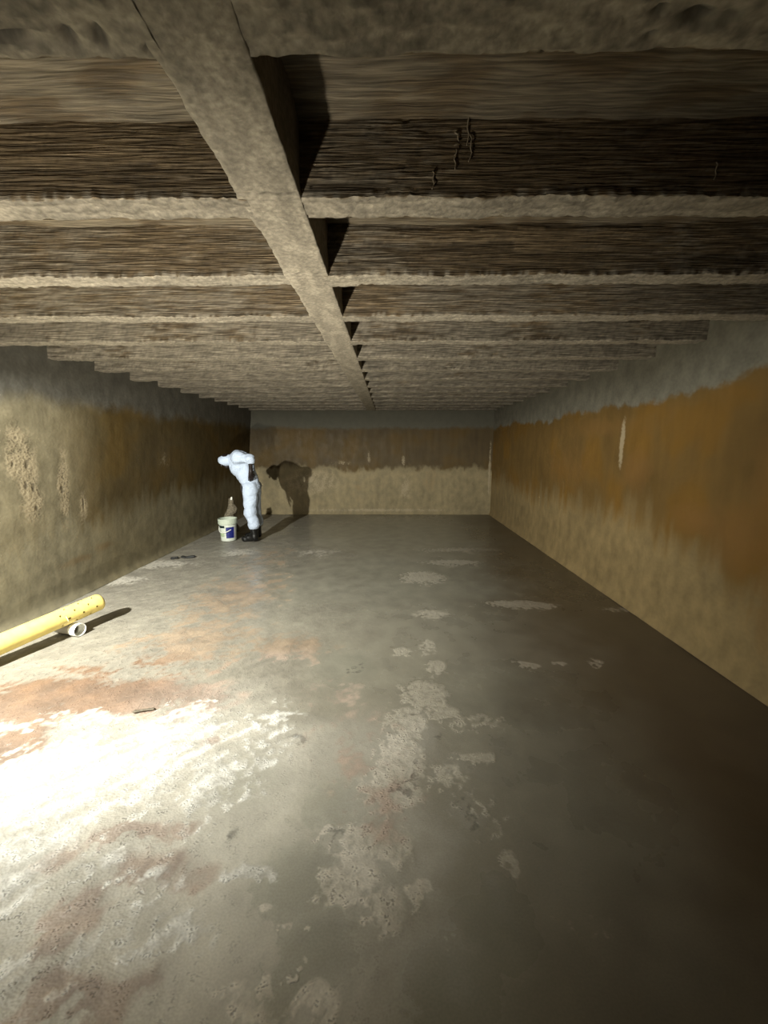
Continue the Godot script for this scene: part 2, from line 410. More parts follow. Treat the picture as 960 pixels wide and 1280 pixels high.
# a wall's picture: grey under the ceiling, a brown band, tan below; along runs with u, height with v
func wall_material(kind: int, from: float, to: float, spots: Array, pits: Array) -> StandardMaterial3D:
	var W := 1152 if kind < 2 else 640
	var H := 384
	var TOP := 2.62
	var rgb := PackedByteArray()
	rgb.resize(W * H * 3)
	var hgt := PackedByteArray()
	hgt.resize(W * H)
	var rgh := PackedByteArray()
	rgh.resize(W * H)
	var layers := []
	for k in 3:
		var f := PackedFloat32Array()
		f.resize(W * H)
		layers.append(f)
	for s in spots + pits:
		var k: int = 2 if s.size() == 4 else int(s[4])
		var st: float = 1.0 if s.size() == 4 else float(s[5])
		var f: PackedFloat32Array = layers[k]
		var cx: float = (s[0] - from) / (to - from) * W
		var cy: float = s[1] / TOP * H
		var rx: float = maxf(s[2] / absf(to - from) * W, 0.8)
		var ry: float = s[3] / TOP * H
		for j in range(maxi(0, int(cy - 2.4 * ry)), mini(H - 1, int(cy + 2.4 * ry) + 1)):
			for i in range(maxi(0, int(cx - 2.4 * rx)), mini(W - 1, int(cx + 2.4 * rx) + 1)):
				var dx := (i - cx) / rx
				var dy := (j - cy) / ry
				f[j * W + i] = maxf(f[j * W + i], st * exp(-0.9 * (dx * dx + dy * dy)))
		layers[k] = f
	var pale: PackedFloat32Array = layers[0]
	var dark: PackedFloat32Array = layers[1]
	var pitm: PackedFloat32Array = layers[2]
	var off := kind * 37.0
	for i in W:
		var a := from + (to - from) * (i + 0.5) / W
		var edge := 2.0 + 0.05 * nz1.get_noise_2d(a * 0.8, off) + 0.04 * nz.get_noise_2d(a * 2.2, off + 3.0)
		var low := 0.87 + 0.10 * nz.get_noise_2d(a * 2.6, off + 9.0) + 0.06 * nz1.get_noise_2d(a * 0.5, off)
		if kind == 1:
			edge += 0.06 * smoothstep(3.25, 3.1, a)
			low -= 0.22 * (1.0 - smoothstep(2.4, 3.3, a))
		if kind == 2:
			low = 1.08 + 0.025 * nz.get_noise_2d(a * 2.6, off + 9.0)
			edge = 1.99 + 0.02 * nz1.get_noise_2d(a * 0.8, off)
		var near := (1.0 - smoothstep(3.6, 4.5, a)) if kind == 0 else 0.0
		for j in H:
			var y := (j + 0.5) / H * TOP
			var n1 := nz.get_noise_2d(a * 0.9 + off, y * 0.9)
			var n2 := nz.get_noise_2d(a * 5.0 + off, y * 4.0)
			var nd := nz.get_noise_2d(a * 5.5 + off, y * 0.8 + 30.0)       # runs of water
			var n3 := nz.get_noise_2d(a * 24.0, y * 24.0 + off)
			var te := 0.09 if kind == 0 else (0.05 if kind == 2 else 0.03)
			var top := smoothstep(-te, te, y - edge + 0.03 * n2 + 0.012 * n3)
			var soft := 0.07 if kind == 2 else 0.20
			var bot := 1.0 - smoothstep(-soft, soft, y - low + (0.05 if kind == 2 else 0.16) * nd + 0.10 * n1 + 0.05 * n2)
			var tan_ := Vector3(0.205, 0.148, 0.066)
			var brown := Vector3(0.128, 0.075, 0.019)
			var grey := Vector3(0.135, 0.126, 0.096)
			if kind == 0:
				tan_ = Vector3(0.20, 0.170, 0.10).lerp(Vector3(0.235, 0.208, 0.135), near)  # greenish tan nearby, painted paler to make up for dim light
				brown = Vector3(0.090, 0.063, 0.022)
				grey = Vector3(0.115, 0.109, 0.090)
			elif kind == 2:
				brown = Vector3(0.082, 0.057, 0.025)
				tan_ = Vector3(0.235, 0.19, 0.105)
				grey = Vector3(0.10, 0.095, 0.072)
			brown = brown.lerp(brown * Vector3(1.0, 0.91, 0.65), smoothstep(-0.1, 0.5, n1))
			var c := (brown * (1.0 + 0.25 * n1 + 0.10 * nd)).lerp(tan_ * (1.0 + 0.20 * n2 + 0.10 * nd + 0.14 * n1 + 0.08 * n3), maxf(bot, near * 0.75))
			var at := j * W + i
			c = c.lerp(Vector3(0.17, 0.088, 0.022), dark[at] * 0.75 * smoothstep(0.1, 0.4, dark[at] + 0.25 * n2))
			c = c.lerp(Vector3(0.34, 0.28, 0.18), smoothstep(0.2, 0.7, pale[at] + 0.3 * n2 + 0.25 * n3) * 0.75 * clampf(pale[at] * 4.0 - 0.5, 0.0, 1.0))
			c = c.lerp(grey * (1.0 + (0.22 * n2 + 0.12 * n3) * (0.4 if kind == 2 else 1.0)), top)
			var lump := smoothstep(0.15, 0.6, pale[at]) if kind == 0 else 0.0
			var hole := maxf(smoothstep(0.35, 0.75, pitm[at] + 0.3 * n3), lump * smoothstep(0.36, 0.5, n3 - 0.3 * n2))
			c *= 1.0 - 0.55 * hole
			rgb[at * 3] = lut[int(clampf(c.x, 0.0, 1.0) * 1024.0)]
			rgb[at * 3 + 1] = lut[int(clampf(c.y, 0.0, 1.0) * 1024.0)]
			rgb[at * 3 + 2] = lut[int(clampf(c.z, 0.0, 1.0) * 1024.0)]
			hgt[at] = int(clampf(0.55 + 0.12 * n2 + 0.07 * n3 + 0.14 * top * n2 + 0.1 * nd - 0.4 * hole + lump * 0.3 * n3, 0.0, 1.0) * 255.0)
			rgh[at] = int(clampf(0.66 + 0.2 * top + 0.12 * n2 - 0.06 * nd, 0.3, 1.0) * 255.0)
	var m := StandardMaterial3D.new()
	m.albedo_texture = ImageTexture.create_from_image(Image.create_from_data(W, H, false, Image.FORMAT_RGB8, rgb))
	m.roughness = 1.0
	m.roughness_texture = ImageTexture.create_from_image(Image.create_from_data(W, H, false, Image.FORMAT_R8, rgh))
	m.roughness_texture_channel = BaseMaterial3D.TEXTURE_CHANNEL_RED
	m.heightmap_enabled = true
	m.heightmap_texture = ImageTexture.create_from_image(Image.create_from_data(W, H, false, Image.FORMAT_R8, hgt))
	m.heightmap_scale = 0.5
	m.metallic_specular = 0.3
	m.texture_repeat = false
	return m


# a wall from one bottom corner to the other; the room lies to the side of inward
func wall(called: String, a: Vector3, b: Vector3, inward: Vector3, lean: float, mt: Material, seed_: float, u0: float, u1: float) -> void:
	var nu := int(a.distance_to(b) / 0.05)
	var nv := 54
	var vs := PackedVector3Array()
	var uvs := PackedVector2Array()
	for j in nv:
		var y := 2.62 * j / (nv - 1.0)
		for i in nu:
			var t := i / (nu - 1.0)
			var p := a.lerp(b, t)
			var al := a.distance_to(b) * t
			var d := 0.0025 * nz.get_noise_2d(al * 1.7 + seed_, y * 1.7) + 0.0008 * nz1.get_noise_2d(al * 7.0, y * 7.0 + seed_)
			d += 0.035 * exp(-y / 0.035) + lean * y / 2.38
			if y > 1.95:
				d += 0.008 * smoothstep(1.95, 2.05, y + 0.05 * nz1.get_noise_2d(al * 2.0, seed_))
			vs.append(p + inward * d + Vector3(0, y, 0))
			uvs.append(Vector2(clampf(lerpf(u0, u1, t), 0.001, 0.999), clampf(y / 2.62, 0.001, 0.999)))
	var du := vs[1] - vs[0]
	var dv := vs[nu] - vs[0]
	var m := grid_mesh(vs, uvs, PackedColorArray(), nu, nv, du.cross(dv).dot(inward) < 0.0)
	var lo := Vector3(minf(a.x, b.x), -0.05, minf(a.z, b.z)) - Vector3(0.26, 0, 0.26) * inward.abs() if inward.x + inward.z > 0 else Vector3(minf(a.x, b.x), -0.05, minf(a.z, b.z)) + Vector3(0.06, 0, 0.06) * inward.abs()
	var hi := Vector3(maxf(a.x, b.x), 2.75, maxf(a.z, b.z)) - Vector3(0.06, 0, 0.06) * inward.abs() if inward.x + inward.z > 0 else Vector3(maxf(a.x, b.x), 2.75, maxf(a.z, b.z)) + Vector3(0.26, 0, 0.26) * inward.abs()
	add_box(m, lo, hi)
	var o := put(called, m, mt, self)
	o.set_meta("kind", "structure")
	o.set_meta("label", {"wall_left": "long left tank wall, brown and tan with rough pitted patches", "wall_right": "long right tank wall with orange brown stain band", "wall_back": "far end tank wall with the worker's shadow", "wall_front": "tank wall behind the camera"}[called])


func build_walls() -> void:
	var ml := wall_material(0, -2.0, 9.05, SPOTS_LEFT, PITS_LEFT)
	var mr := wall_material(1, -2.0, 9.05, SPOTS_RIGHT, [])
	var mb := wall_material(2, -3.45, 2.5, SPOTS_BACK, [])
	wall("wall_left", Vector3(-3.33, 0, 2.0), Vector3(-3.33, 0, -9.05), Vector3(1, 0, 0), 0.22, ml, 1.0, 0.0, 1.0)
	wall("wall_right", Vector3(RIGHT_X, 0, 2.0), Vector3(RIGHT_X, 0, -9.05), Vector3(-1, 0, 0), 0.0, mr, 5.0, 0.0, 1.0)
	wall("wall_back", Vector3(-3.45, 0, BACK_Z), Vector3(2.5, 0, BACK_Z), Vector3(0, 0, 1), 0.0, mb, 9.0, 0.0, 1.0)
	wall("wall_front", Vector3(-3.45, 0, REAR_Z), Vector3(2.5, 0, REAR_Z), Vector3(0, 0, -1), 0.0, mb, 14.0, 0.0, 1.0)


# ================================================================ ceiling
const PLASTER := Vector3(0.35, 0.312, 0.245)
const BOARD := Vector3(0.215, 0.158, 0.092)
# hollows in the near underside: [x, z, reach in x, reach in z]
const HOLLOWS := [[0.571, 0.866, 0.028, 0.012], [0.495, 0.852, 0.010, 0.007], [0.628, 0.860, 0.016, 0.006], [0.506, 0.901, 0.006, 0.007], [-0.473, 0.905, 0.008, 0.008], [-0.74, 0.875, 0.05, 0.006], [-0.62, 0.885, 0.012, 0.016], [-0.56, 0.885, 0.012, 0.018], [-0.86, 0.862, 0.04, 0.005]]


func rib_mesh(x0: float, x1: float, zd: float, n: int) -> ArrayMesh:
	var step := 0.0105 if zd < 2.3 else (0.016 if zd < 4.5 else 0.028)
	var nu := int((x1 - x0) / step) + 2
	# the profile as (how far from the near face, height over the underside)
	var prof := PackedVector2Array()
	var rows := 26 if zd < 3.0 else 14
	var deep := SLAB_Y - RIB_BOTTOM + 0.02
	for k in rows:
		prof.append(Vector2(0, deep * (1.0 - k / float(rows))))
	prof.append(Vector2(0.002, 0.004))
	var brows := 10 if zd < 3.0 else 6
	for k in brows:
		prof.append(Vector2(0.006 + (RIB_WIDE - 0.012) * k / (brows - 1.0), 0.0))
	for k in 5:
		prof.append(Vector2(RIB_WIDE, 0.006 + (deep - 0.006) * k / 4.0))
	var vs := PackedVector3Array()
	var cs := PackedColorArray()
	var so := n * 3.7
	var near := smoothstep(4.2, 1.4, zd)
	for j in prof.size():
		var p := prof[j]
		var face := j <= rows
		var back := j > rows + brows
		for i in nu:
			var x := x0 + (x1 - x0) * i / (nu - 1.0)
			var h := p.y
			var wander := 0.012 * nz1.get_noise_2d(x * 1.1, so)
			var sag := 0.007 * nz.get_noise_2d(x * 2.4 + so, 77.0) if h < 0.03 else 0.0
			var v := Vector3(x, RIB_BOTTOM + h + sag, -(zd + p.x))
			var low := nz.get_noise_2d(x * 0.9 + so, zd)
			var c := PLASTER
			if face:
				var hh := h + wander
				var g := nz.get_noise_2d(x * 1.3 + so, hh * 95.0)
				var rd := nzr.get_noise_2d(x * 0.55 + so, hh * 34.0)
				var board := floorf(hh / 0.048)
				var tone := nz1.get_noise_2d(board * 7.3 + so, floorf(x * 0.45 + board * 0.37) * 5.1)
				var groove := smoothstep(0.55, 0.9, rd)
				v.z += 0.0032 * g + 0.003 * tone - 0.004 * groove
				# a ragged lip of mortar along the foot of the board marks
				var lip := smoothstep(0.026, 0.004, h + 0.010 * nz1.get_noise_2d(x * 26.0, so))
				v.z += lip * (0.003 + 0.006 * nz.get_noise_2d(x * 17.0, so + 2.0))
				v.y -= lip * 0.004 * (1.0 + nz.get_noise_2d(x * 31.0, so + 5.0))
				var mud_lift := smoothstep(0.05, 0.55, 0.36 + low * 0.5 + g * 0.45 - 0.30 * near + 0.42 * (1.0 - near) + 0.15 * nz.get_noise_2d(x * 6.0, h * 30.0 + so))  # mud smears; far faces also painted paler for the light on them
				var pale := 1.0 + 0.45 * (1.0 - near) * (1.0 - smoothstep(-1.2, 0.6, x + 0.8 * low))  # far left faces painted brighter in place of light
				c = (BOARD * (1.0 + 0.45 * g + 0.35 * tone)).lerp(PLASTER * (0.92 + 0.2 * g) * pale, mud_lift * (0.95 - 0.35 * near))
				c = c.lerp(PLASTER * 1.4, lip * smoothstep(-0.35, 0.15, nz1.get_noise_2d(x * 24.0, so + 4.0)) * 0.9)  # pale mortar, with bright edge light painted along the lip
				var speck := nz.get_noise_2d(x * 16.0, h * 40.0 + so)
				c *= 1.0 - 0.2 * groove + (0.55 - 0.25 * near) * speck - 0.45 * smoothstep(0.30, 0.5, speck + 0.2 * low)
			elif back:
				v.z -= 0.004 * nz.get_noise_2d(x * 1.5, h * 60.0 + so)
				c = BOARD * 1.2
			else:
				var q := nz.get_noise_2d(x * 5.0 + so, p.x * 24.0)
				v.y += 0.005 * q
				if j == rows + 1 or j == rows + 2:
					v.y -= 0.006 * maxf(0.0, nz.get_noise_2d(x * 19.0, so + 8.0)) * 1.6
				if j == rows + brows:
					v.y += 0.006 * maxf(0.0, nz.get_noise_2d(x * 15.0, so + 18.0)) * 1.6
				c = PLASTER * (1.0 + 0.40 * q + 0.25 * low + 0.18 * nz1.get_noise_2d(x * 22.0, p.x * 60.0 + so))
				if n == 0:
					for hl in HOLLOWS:
						var dx: float = (x - hl[0]) / hl[2]
						var dz: float = (zd + p.x - hl[1]) / hl[3]
						var g2 := exp(-0.8 * (dx * dx + dz * dz))
						v.y += 0.02 * g2
						c *= 1.0 - 0.6 * smoothstep(0.3, 0.7, g2)
			vs.append(v)
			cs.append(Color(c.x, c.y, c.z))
	# the underside first, then the board-marked face; they share the row at the foot
	var cut := (rows + 1) * nu
	var m := grid_mesh(vs.slice(cut - nu), PackedVector2Array(), cs.slice(cut - nu), nu, prof.size() - rows, true)
	return grid_mesh(vs.slice(0, cut), PackedVector2Array(), cs.slice(0, cut), nu, rows + 1, true, m)


func build_ceiling() -> void:
	var grain := noise_tex(512, 0.035, 5, 0.74, 1.0, 3)
	var relief := noise_tex(512, 0.05, 5, 0.0, 1.0, 5)
	var m := StandardMaterial3D.new()
	m.vertex_color_use_as_albedo = true
	m.albedo_texture = grain
	m.roughness = 0.72
	m.metallic_specular = 0.4
	m.uv1_triplanar = true
	m.uv1_world_triplanar = true
	m.uv1_scale = Vector3(1.9, 1.9, 1.9)
	m.heightmap_enabled = true
	m.heightmap_texture = relief
	m.heightmap_scale = 0.13
	var mb: StandardMaterial3D = m.duplicate()
	mb.albedo_texture = noise_tex(512, 0.045, 5, 0.52, 1.0, 13)
	mb.uv1_scale = Vector3(0.16, 3.4, 3.4)
	mb.heightmap_scale = 0.4
	mb.roughness = 0.66
	var root := Node3D.new()
	root.name = "ceiling"
	root.set_meta("kind", "structure")
	root.set_meta("label", "ribbed concrete tank ceiling with board marks and a long middle beam")
	add_child(root)
	# the slab between and above the ribs
	var zs := PackedFloat32Array()
	var z := -2.0
	while z < 9.05:
		zs.append(z)
		z += 0.12 if z < 0.7 else (0.012 if z < 1.5 else 0.05)
	zs.append(9.06)
	var nu := 360
	var vs := PackedVector3Array()
	var cs := PackedColorArray()
	for j in zs.size():
		var zd := zs[j]
		for i in nu:
			var x := -3.45 + 5.95 * i / (nu - 1.0)
			var g := nz.get_noise_2d(x * 1.3, zd * 38.0)
			var b := nz.get_noise_2d(x * 2.2, zd * 6.0 + 50.0)
			vs.append(Vector3(x, SLAB_Y - 0.006 * g - 0.006 * b, -zd))
			var c := (BOARD * (0.95 + 0.4 * g)).lerp(PLASTER * Vector3(0.82, 0.76, 0.66) * (1.0 + 0.25 * g), smoothstep(-0.25, 0.3, b + 0.3 * g + 0.12))
			cs.append(Color(c.x, c.y, c.z))
	var sm := grid_mesh(vs, PackedVector2Array(), cs, nu, zs.size(), true)
	put("slab", sm, mb, root)
	var over := ArrayMesh.new()
	add_box(over, Vector3(-3.7, 2.66, -9.3), Vector3(2.8, 2.86, 2.3))
	put("roof_slab", over, mat(Color(0.4, 0.37, 0.32), 0.9), root)
	# ribs: each bay's rib left and right of the beam
	var n := 0
	for k in range(-4, 15):
		var zd := RIB_FIRST + RIB_STEP * k
		if zd < -1.75 or zd > 8.85:
			continue
		put("rib", rib_mesh(-3.4, BEAM_LEFT + 0.02, zd, k), m, root, "", mb)
		put("rib", rib_mesh(BEAM_RIGHT - 0.02, 2.46, zd, k + 40 if k != 0 else 0), m, root, "", mb)
		n += 1
	# the middle beam
	var prof := PackedVector2Array()
	var deep := SLAB_Y - RIB_BOTTOM + 0.02
	for k in 9:
		prof.append(Vector2(BEAM_LEFT, deep * (1.0 - k / 9.0)))
	prof.append(Vector2(BEAM_LEFT + 0.001, 0.003))
	for k in 13:
		prof.append(Vector2(BEAM_LEFT + 0.004 + (BEAM_RIGHT - BEAM_LEFT - 0.008) * k / 12.0, -0.003))
	for k in 10:
		prof.append(Vector2(BEAM_RIGHT, 0.003 + (deep - 0.003) * k / 9.0))
	var bz := PackedFloat32Array()
	z = -2.0
	while z < 9.0:
		bz.append(z)
		z += 0.1 if z < 0.6 else (0.0038 if z < 2.2 else 0.009 + 0.003 * z)
	bz.append(9.0)
	vs = PackedVector3Array()
	cs = PackedColorArray()
	for j in bz.size():
		var zd := bz[j]
		var ph := fposmod(zd - RIB_FIRST, RIB_STEP)
		var bay := minf(absf(ph), absf(ph - RIB_STEP))
		var seam := exp(-pow((ph - RIB_WIDE * 0.5 + 0.06) / 0.006, 2.0)) + exp(-pow((ph - RIB_STEP + 0.03) / 0.006, 2.0))
		for k in prof.size():
			var p := prof[k]
			var v := Vector3(p.x, RIB_BOTTOM + p.y, -zd)
			var q := nz.get_noise_2d(p.x * 9.0 + p.y * 7.0, zd * 5.0)
			var c := PLASTER * (1.02 + 0.2 * q)
			if k < 10:
				v.x += 0.006 * nz.get_noise_2d(zd * 9.0, 3.0) - 0.012 * exp(-bay / 0.08)
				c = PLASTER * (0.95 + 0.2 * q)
			elif k < 23:
				v.y += 0.003 * q + 0.006 * seam * smoothstep(-0.5, 0.4, nz1.get_noise_2d(p.x * 40.0, zd * 2.0))
				if k < 12:
					v.x += 0.006 * nz.get_noise_2d(zd * 9.0, 3.0) - 0.012 * exp(-bay / 0.08)
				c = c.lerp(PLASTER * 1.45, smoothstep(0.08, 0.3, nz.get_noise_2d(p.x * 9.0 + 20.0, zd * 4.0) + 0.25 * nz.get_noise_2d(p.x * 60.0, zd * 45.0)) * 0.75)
				c *= 1.0 - 0.5 * minf(seam, 1.0) * smoothstep(-0.4, 0.3, nz1.get_noise_2d(p.x * 30.0, zd * 2.0))
			else:
				v.x += 0.004 * nz.get_noise_2d(zd * 7.0, p.y * 7.0)
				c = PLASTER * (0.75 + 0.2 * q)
			vs.append(v)
			cs.append(Color(c.x, c.y, c.z))
	put("beam", grid_mesh(vs, PackedVector2Array(), cs, prof.size(), bz.size(), true), m, root)
	# threads of mortar hanging on the second rib's face
	var tm := mat(Color(0.55, 0.50, 0.42), 0.8)
	for w in [[0.246, 2.615, 2.52, 0.0], [0.252, 2.55, 2.475, 0.006], [0.206, 2.555, 2.52, 0.012], [0.212, 2.51, 2.455, -0.004], [1.02, 2.47, 2.42, 0.004], [0.14, 2.45, 2.40, 0.003]]:
		var pts := PackedVector3Array()
		for i in 7:
			var t := i / 6.0
			pts.append(Vector3(w[0] + w[3] * sin(t * 3.0) + 0.003 * sin(t * 11.0), lerpf(w[1], w[2], t), -1.374 + 0.002 * sin(t * 7.0)))
		put("mortar_thread", tube(pts, 0.0021, 6), tm, root)


# ================================================================ the lamp that lights the tank
func build_lamp(at: Vector3, aim: Vector3, power: float) -> void:
	var t := thing("floodlight", "work floodlight with an added hood, hung under a ceiling rib by the left wall, beside the camera", "lamp", at)
	var b := Basis.looking_at(aim, Vector3.UP)
	var flat := Basis.looking_at(Vector3(aim.x, 0, aim.z), Vector3.UP)
	var black := mat(Color(0.05, 0.05, 0.05), 0.6)
	var house := ArrayMesh.new()
	add_box(house, Vector3(-0.18, -0.06, 0.012), Vector3(0.18, 0.06, 0.09))
	add_box(house, Vector3(-0.18, -0.06, -0.012), Vector3(-0.165, 0.06, 0.012))
	add_box(house, Vector3(0.165, -0.06, -0.012), Vector3(0.18, 0.06, 0.012))
	var h := put("housing", house, black, t)
	h.basis = b
	var gm := mat(Color(0.95, 0.95, 0.95), 0.4)
	gm.emission_enabled = true
	gm.emission = Color(1.0, 0.98, 0.93)
	gm.emission_energy_multiplier = 1.5
	var gl := ArrayMesh.new()
	add_box(gl, Vector3(-0.16, -0.04, 0.004), Vector3(0.16, 0.04, 0.012))
	put("glowing_panel", gl, gm, t).basis = b
	var vis := ArrayMesh.new()  # wide plate added to keep the lamp off the ceiling
	add_box(vis, Vector3(-0.75, 0.0, -0.55), Vector3(0.75, 0.006, 0.09))
	var v := put("hood", vis, black, t)
	v.basis = flat * Basis(Vector3(1, 0, 0), -0.15)
	v.position = Vector3(0, 0.062, 0)
	var rod := tube(PackedVector3Array([Vector3(0, 0.06, 0), Vector3(0, 0.2, 0), Vector3(0, RIB_BOTTOM - at.y + 0.01, 0)]), 0.008)
	put("hanger_rod", rod, black, t)
	spot(t, b, 0.045, 87.0, power, Color(1.0, 1.0, 0.965))


func spot(t: Node3D, b: Basis, size: float, half: float, power: float, tint: Color) -> void:
	var L := SpotLight3D.new()
	L.name = "beam_light"
	L.spot_angle = half
	L.spot_angle_attenuation = 1.0
	L.spot_range = 30.0
	L.spot_attenuation = 2.0
	L.light_size = size
	L.light_color = tint
	L.light_energy = power
	L.shadow_enabled = true
	t.add_child(L)
	L.basis = b
	L.position = b * Vector3(0, 0, -size - 0.004)


# an added fill lamp, unseen on the floor to the left, to brighten the ribs
func build_fill_light(at: Vector3, aim: Vector3, power: float) -> void:
	var t := thing("added_fill_lamp", "added fill light on the floor near the camera, unseen, tilted up at the ceiling", "lamp", Vector3(at.x, 0.0, at.z))
	var b := Basis.looking_at(aim, Vector3.UP)
	var black := mat(Color(0.05, 0.05, 0.05), 0.6)
	var house := ArrayMesh.new()
	add_box(house, Vector3(-0.09, -0.07, 0.012), Vector3(0.09, 0.07, 0.06))
	var h := put("housing", house, black, t)
	h.basis = b
	h.position = Vector3(0, at.y, 0)
	var gm := mat(Color(0.95, 0.95, 0.95), 0.4)
	gm.emission_enabled = true
	gm.emission = Color(1.0, 0.98, 0.93)
	gm.emission_energy_multiplier = 1.5
	var gl := ArrayMesh.new()
	add_box(gl, Vector3(-0.07, -0.05, 0.002), Vector3(0.07, 0.05, 0.012))
	var g := put("glowing_panel", gl, gm, t)
	g.basis = b
	g.position = Vector3(0, at.y, 0)
	for sx in [-1.0, 1.0]:
		put("foot", tube(PackedVector3Array([Vector3(sx * 0.1, 0.008, -0.10), Vector3(sx * 0.1, 0.008, 0.10), Vector3(sx * 0.1, at.y, 0.03)]), 0.008), black, t)
	put("crossbar", tube(PackedVector3Array([Vector3(-0.1, at.y, 0.03), Vector3(0, at.y, 0.03), Vector3(0.1, at.y, 0.03)]), 0.008), black, t)
	var flap := ArrayMesh.new()  # added flap that keeps the fill light off the far wall
	add_box(flap, Vector3(-0.13, -0.003, -0.20), Vector3(0.13, 0.003, 0.0))
	var fl := put("flap", flap, black, t)
	fl.basis = Basis(Vector3(1, 0, 0), 0.42)
	fl.position = Vector3(0, at.y - 0.052, 0)
	var holder := Node3D.new()
	holder.name = "fill_head"
	holder.position = Vector3(0, at.y, 0)
	t.add_child(holder)
	spot(holder, b, 0.06, 61.0, power, Color(1.0, 0.97, 0.90))


# ================================================================ pipe and stub
func pipe_mesh(length: float, r: float, holes: bool) -> ArrayMesh:
	# along +y from 0; the far end is closed by a rounded cap; small holes near that end
	var sides := 60
	var st := SurfaceTool.new()
	st.begin(Mesh.PRIMITIVE_TRIANGLES)
	var ys := PackedFloat32Array()
	var y := 0.0
	var fine := length - 0.42
	while y < fine - 0.001:
		ys.append(y)
		y += 0.1
	y = fine
	while y < length - 0.035:
		ys.append(y)
		y += 0.0078
	var rs := PackedFloat32Array()
	for k in ys.size():
		rs.append(r)
	for k in 8:
		var a := PI / 2 * k / 7.0
		ys.append(length - 0.035 + 0.035 * sin(a))
		rs.append(r - 0.035 * (1.0 - cos(a)))
	ys.append(length)
	rs.append(0.0)
	st.set_smooth_group(1)
	for k in ys.size() - 1:
		for i in sides:
			if holes and ys[k] > fine + 0.02 and k < ys.size() - 12:
				var row := int((ys[k] - fine) / 0.0078 + 0.5)
				if row % 7 < 2 and (i + (6 if (row / 7) % 2 else 0)) % 12 < 2:
					continue
			for inner in 2:
				if inner == 1 and ys[k] < fine:
					continue
				var d := 0.004 * inner
				var a0 := TAU * i / sides
				var a1 := TAU * (i + 1) / sides
				var r0 := maxf(rs[k] - d, 0.0)
				var r1 := maxf(rs[k + 1] - d, 0.0)
				var p0 := Vector3(cos(a0) * r0, ys[k] - d, sin(a0) * r0)
				var p1 := Vector3(cos(a1) * r0, ys[k] - d, sin(a1) * r0)
				var q0 := Vector3(cos(a0) * r1, ys[k + 1] - d, sin(a0) * r1)
				var q1 := Vector3(cos(a1) * r1, ys[k + 1] - d, sin(a1) * r1)
				var tri := [p0, p1, q0, p1, q1, q0] if inner == 0 else [p0, q0, p1, p1, q0, q1]
				st.set_smooth_group(1 + inner)
				for p in tri:
					st.add_vertex(p)
	st.generate_normals()
	return st.commit()


func along(from: Vector3, to: Vector3) -> Basis:
	var y := (to - from).normalized()
	var x := y.cross(Vector3(0, 0, 1)).normalized()
	return Basis(x, y, x.cross(y))


func build_pipe() -> void:
	var a := Vector3(-3.17, 0.086, -1.80)
	var b := Vector3(-2.611, 0.206, -3.285)
	var yellow := mat(Color(0.90, 0.81, 0.47), 0.42)
	yellow.roughness_texture = noise_tex(256, 0.03, 4, 0.35, 0.75, 31)
	yellow.roughness = 1.0
	yellow.albedo_texture = noise_tex(256, 0.02, 4, 0.86, 1.0, 32)
	yellow.uv1_triplanar = true
	yellow.uv1_scale = Vector3(2, 2, 2)
	var t := thing("drain_pipe", "long yellow plastic pipe with rows of small holes, lying by the left wall", "pipe", a)
	var p := put("pipe_wall", pipe_mesh(a.distance_to(b), 0.075, true), yellow, t)
	p.basis = along(a, b)
	var burr := tube(PackedVector3Array([Vector3(0, 0, 0), Vector3(0.012, -0.016, 0.004), Vector3(0.02, -0.038, 0.006)]), 0.003, 6)
	var bp := put("loose_shaving", burr, mat(Color(0.95, 0.9, 0.6), 0.5), t)
	bp.position = b + Vector3(0.005, 0.02, 0.33) - a + Vector3(-0.055, -0.02, 0.0)
	# the white stub lying across under it
	var s0 := Vector3(-2.848, 0.056, -3.075)
	var s1 := Vector3(-2.615, 0.056, -3.02)
	var u := thing("pipe_stub", "short white pipe stub with open dark bore, propping up the yellow pipe", "pipe", s0)
	var bas := along(s0, s1)
	var ln := s0.distance_to(s1)
	var body := lathe(PackedVector2Array([Vector2(0.044, 0.0), Vector2(0.048, 0.0), Vector2(0.048, ln - 0.065), Vector2(0.044, ln - 0.065), Vector2(0.044, 0.0)]), 36)
	put("tube", body, mat(Color(0.62, 0.60, 0.55), 0.5), u, "pipe length under the yellow pipe, its shade painted grey").basis = bas  # grey puts the shade under the yellow pipe into the colour
	var col := lathe(PackedVector2Array([Vector2(0.048, ln - 0.075), Vector2(0.053, ln - 0.07), Vector2(0.055, ln - 0.06), Vector2(0.055, ln - 0.003), Vector2(0.0535, ln), Vector2(0.0495, ln), Vector2(0.0485, ln - 0.003), Vector2(0.0485, ln - 0.06), Vector2(0.043, ln - 0.06), Vector2(0.043, ln - 0.075), Vector2(0.048, ln - 0.075)]), 36)
	put("socket", col, mat(Color(0.92, 0.92, 0.88), 0.4), u, "white socket with open end").basis = bas


